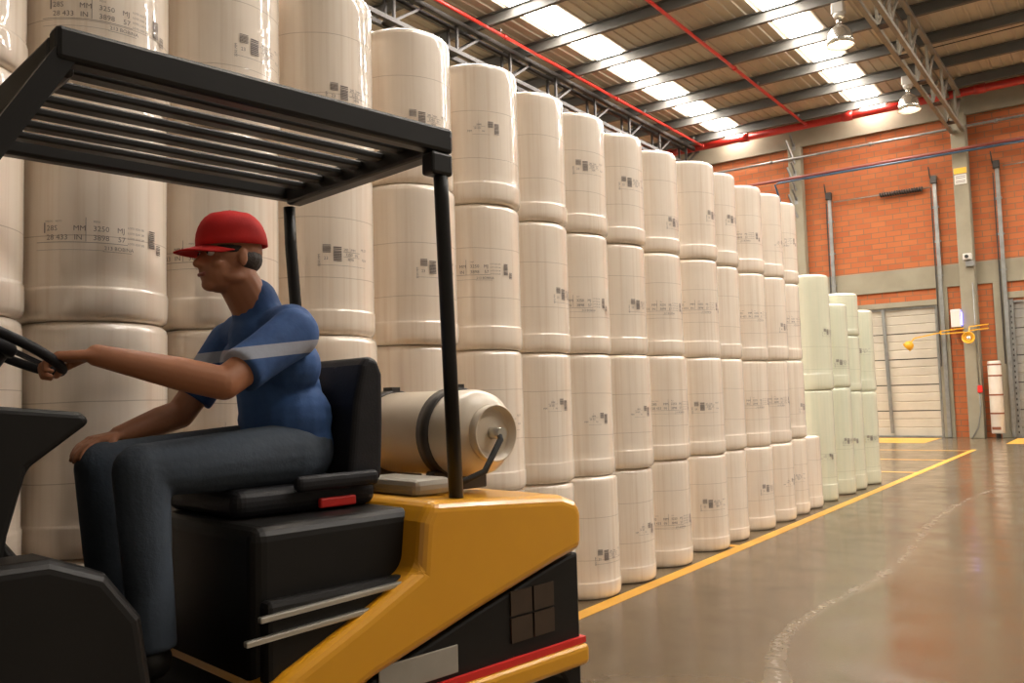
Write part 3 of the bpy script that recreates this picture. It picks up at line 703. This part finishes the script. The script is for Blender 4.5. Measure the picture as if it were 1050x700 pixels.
# head
B.ball(HC_+Vector((-.012,0,.022)), (.099,.076,.098)); B.ball(HC_+Vector((.03,0,-.045)), (.066,.058,.072)); B.ball(HC_+Vector((.062,0,-.092)), (.028,.03,.022))
B.cap(HC_+Vector((.082,0,.004)), .010, HC_+Vector((.106,0,-.030)), .0135); B.ball(HC_+Vector((.098,.011,-.034)), .008, 10, 8); B.ball(HC_+Vector((.098,-.011,-.034)), .008, 10, 8)
B.cap(HC_+Vector((.078,-.035,.022)), .011, HC_+Vector((.078,.035,.022)), .011)     # brow
for s in (-1, 1):
    B.ball(HC_+Vector((-.008,s*.079,-.010)), (.016,.009,.029)); B.ball(HC_+Vector((.055,s*.042,-.03)), (.024,.018,.02)); B.ball(HC_+Vector((.0,s*.05,-.07)), (.045,.018,.02))
B.cap(HC_+Vector((-.022,0,-.06)), .064, (.095,.0,1.70), .072)
# torso
B.cap((.07,0,1.62), .10, (.02,0,1.45), .12); B.cap((.02,0,1.45), .115, (-.005,0,1.29), .105)
B.cap((.07,-.15,1.645), .062, (.07,.15,1.645), .062)
for s in (-1, 1):
    B.cap((.02,s*.07,1.26), .08, (.03,s*.09,1.245), .08); B.cap((.04,s*.10,1.24), .078, (.53,s*.15,1.235), .056); B.cap((.53,s*.15,1.235), .056, (.50,s*.15,.80), .040)
    B.cap((.50,s*.15,.80), .04, (.60,s*.15,.72), .035)
# arms
RIM = SC + sa*(SR*math.cos(math.radians(52))) + sb*(SR*math.sin(math.radians(52)))*(1 if sb.x < 0 else -1)
arms = {}
def arm(sh, el, wr, r=(.054,.048,.030)):
    B.cap(sh, r[0], el, r[1]); B.cap(el, r[1], Vector(el).lerp(Vector(wr), .35), r[1]*.98); B.cap(Vector(el).lerp(Vector(wr), .35), r[1]*.98, wr, r[2])
def hand(wr, knuckle, down, side, curl, thumb_dir):
    """palm from wrist to knuckles, four unequal fingers that curl towards 'down', thumb from the side of the palm"""
    wr, kn, down = Vector(wr), Vector(knuckle), Vector(down).normalized(); d = (kn-wr).normalized(); lat = d.cross(down).normalized()*side
    for t in (-.028,-.01,.01,.028): B.cap(wr+lat*t*.6+d*.012, .015, kn+lat*t, .0125)
    L = [(.040,.024,.019),(.044,.028,.021),(.041,.026,.020),(.033,.020,.017)]
    for i, t in enumerate((.030,.010,-.011,-.031)):               # index first, nearest the thumb
        p = kn+lat*t; a = 0; r = .0098 if i < 3 else .0085
        for j, l in enumerate(L[i]):
            a += math.radians(curl[j]); q = p+(d*math.cos(a)+down*math.sin(a))*l; B.cap(p, r, q, r*.93); p = q; r *= .93
    p = wr+d*.028+lat*.022
    q = p+(d*.55+lat*.6+down*.25).normalized()*.042; B.cap(p, .0145, q, .0125); q2 = q+(d*.75+down*.5+lat*.1).normalized()*.032; B.cap(q, .012, q2, .0105); q3 = q2+(d*.4+down*.8-lat*.25).normalized()*.025; B.cap(q2, .0105, q3, .009)
shN, elN = Vector((.085,.205,1.625)), Vector((.345,.265,1.47))
knN = RIM+Vector((.0,.0,.020)); wrN = knN+Vector((-.085,.030,.004))
arm(shN, elN, wrN); hand(wrN, knN, (0.25,0,-1), -1, (35,75,55), None)
shF, elF = Vector((.085,-.205,1.62)), Vector((.245,-.25,1.385)); wrF = Vector((.46,-.20,1.325)); knF = Vector((.54,-.18,1.315))
arm(shF, elF, wrF); hand(wrF, knF, (0,0,-1), 1, (18,25,20), None)
def flesh(b, name, m, voxel, parent, smooth=6):
    o = b.build(name, m, parent, fix=False)
    r = o.modifiers.new('remesh', 'REMESH'); r.mode = 'VOXEL'; r.voxel_size = voxel; r.use_smooth_shade = True
    s = o.modifiers.new('smooth', 'SMOOTH'); s.factor = .5; s.iterations = smooth
    return o
flesh(B, 'body', M['skin'], .0048, dr, 5)
S = MB()
S.cap((.07,0,1.625), .118, (.02,0,1.45), .138); S.cap((.02,0,1.45), .138, (-.01,0,1.28), .145); S.cap((-.01,-.06,1.27), .12, (-.01,.06,1.27), .12)
S.cap((.065,-.155,1.645), .080, (.065,.155,1.645), .080); S.cap((.09,0,1.69), .084, (.108,0,1.745), .078)
S.cap((.10,-.07,1.55), .085, (.10,.07,1.55), .085); S.cap((.03,-.09,1.53), .10, (.03,.09,1.53), .10); S.cap((.0,-.06,1.36), .125, (.0,.06,1.36), .125)
for sh, el in ((shN, elN), (shF, elF)):
    S.cap(sh, .080, sh.lerp(el, .45), .070); p, q = sh.lerp(el, .45), sh.lerp(el, .78); S.tube([p, p.lerp(q, .5), q], [.070,.069,.070], 18)
flesh(S, 'shirt', M['shirt'], .008, dr, 4)
J = MB()
J.cap((-.01,-.07,1.255), .115, (-.01,.07,1.255), .115)
for s in (-1, 1):
    J.cap((.0,s*.08,1.25), .108, (.05,s*.105,1.245), .105); J.cap((.05,s*.105,1.245), .103, (.53,s*.15,1.235), .074); J.cap((.53,s*.15,1.235), .076, (.515,s*.15,1.0), .066)
    J.tube([(.515,s*.15,1.0), (.505,s*.15,.9), (.50,s*.15,.745)], [.066,.063,.066], 18)
flesh(J, 'jeans', M['jeans'], .008, dr, 4)
for s in (-1, 1):
    F = MB(); F.ball((.50,s*.15,.715), (.055,.046,.052)); F.cap((.50,s*.15,.70), .036, (.67,s*.155,.693), .030); F.ball((.66,s*.155,.695), (.06,.045,.031))
    flesh(F, 'shoe', M['shoe'], .006, dr, 3)
C = MB()                                                           # cap: crown and peak
hc = HC_+Vector((-.012,0,.03))
seg, ring = 32, 9; vs = []; tl = Matrix.Rotation(math.radians(4), 3, 'Y')
for i in range(ring+1):
    t = (PI*.52)*i/ring
    for kx in range(seg):
        a = 2*PI*kx/seg; rr = math.sin(t)**.85 if t > 0 else 0
        vs.append(hc+tl @ Vector((.112*rr*math.cos(a), .089*rr*math.sin(a), .117*math.cos(t)+(.012*math.sin(t) if t > .5 else 0))))
C.add(vs, [(i*seg+kx, (i+1)*seg+kx, (i+1)*seg+(kx+1) % seg, i*seg+(kx+1) % seg) for i in range(ring) for kx in range(seg)], True)
cr = C.build('cap', M['cap'], dr); so = cr.modifiers.new('solid', 'SOLIDIFY'); so.thickness = .004; so.offset = 1
P = MB(); vs = []; nu, nv = 18, 6
for j in range(nv+1):
    for i in range(nu+1):
        a = math.radians(-72+144*i/nu); ca, sb_ = math.cos(a), math.sin(a); f = j/nv
        base = Vector((.108*ca, .087*sb_, .0)); tip = Vector((.108*ca+.082*max(0, ca)**.6, .083*sb_, -.018*(1-abs(sb_))-.012))
        p = base.lerp(tip, f); p.z -= .016*(p.y/.08)**2; vs.append(hc+p+Vector((0,0,-.0)))
P.add(vs, [(j*(nu+1)+i, j*(nu+1)+i+1, (j+1)*(nu+1)+i+1, (j+1)*(nu+1)+i) for j in range(nv) for i in range(nu)], True)
pk = P.build('peak', M['cap'], cr); so = pk.modifiers.new('solid', 'SOLIDIFY'); so.thickness = .005
MB().ball(hc+tl @ Vector((0,0,.119)), (.009,.009,.005), 12, 8).build('button', M['cap'], cr)
H = MB(); H.ball(HC_+Vector((-.028,0,-.004)), (.081,.0765,.056)); H.ball(HC_+Vector((.0,0,.018)), (.085,.0785,.035)); flesh(H, 'hair', M['hair'], .005, dr, 2)
for s in (-1, 1):
    e = MB().ball(HC_+Vector((.076,s*.030,.004)), (.012,.014,.010), 14, 10).build('eye', M['eyew'], dr)
    MB().ball(HC_+Vector((.0865,s*.031,.004)), (.003,.0055,.0055), 10, 8).build('iris', M['hair'], e)
MB().cap(HC_+Vector((.090,-.016,-.062)), .0065, HC_+Vector((.090,.016,-.062)), .0065).build('lips', M['lips'], dr)
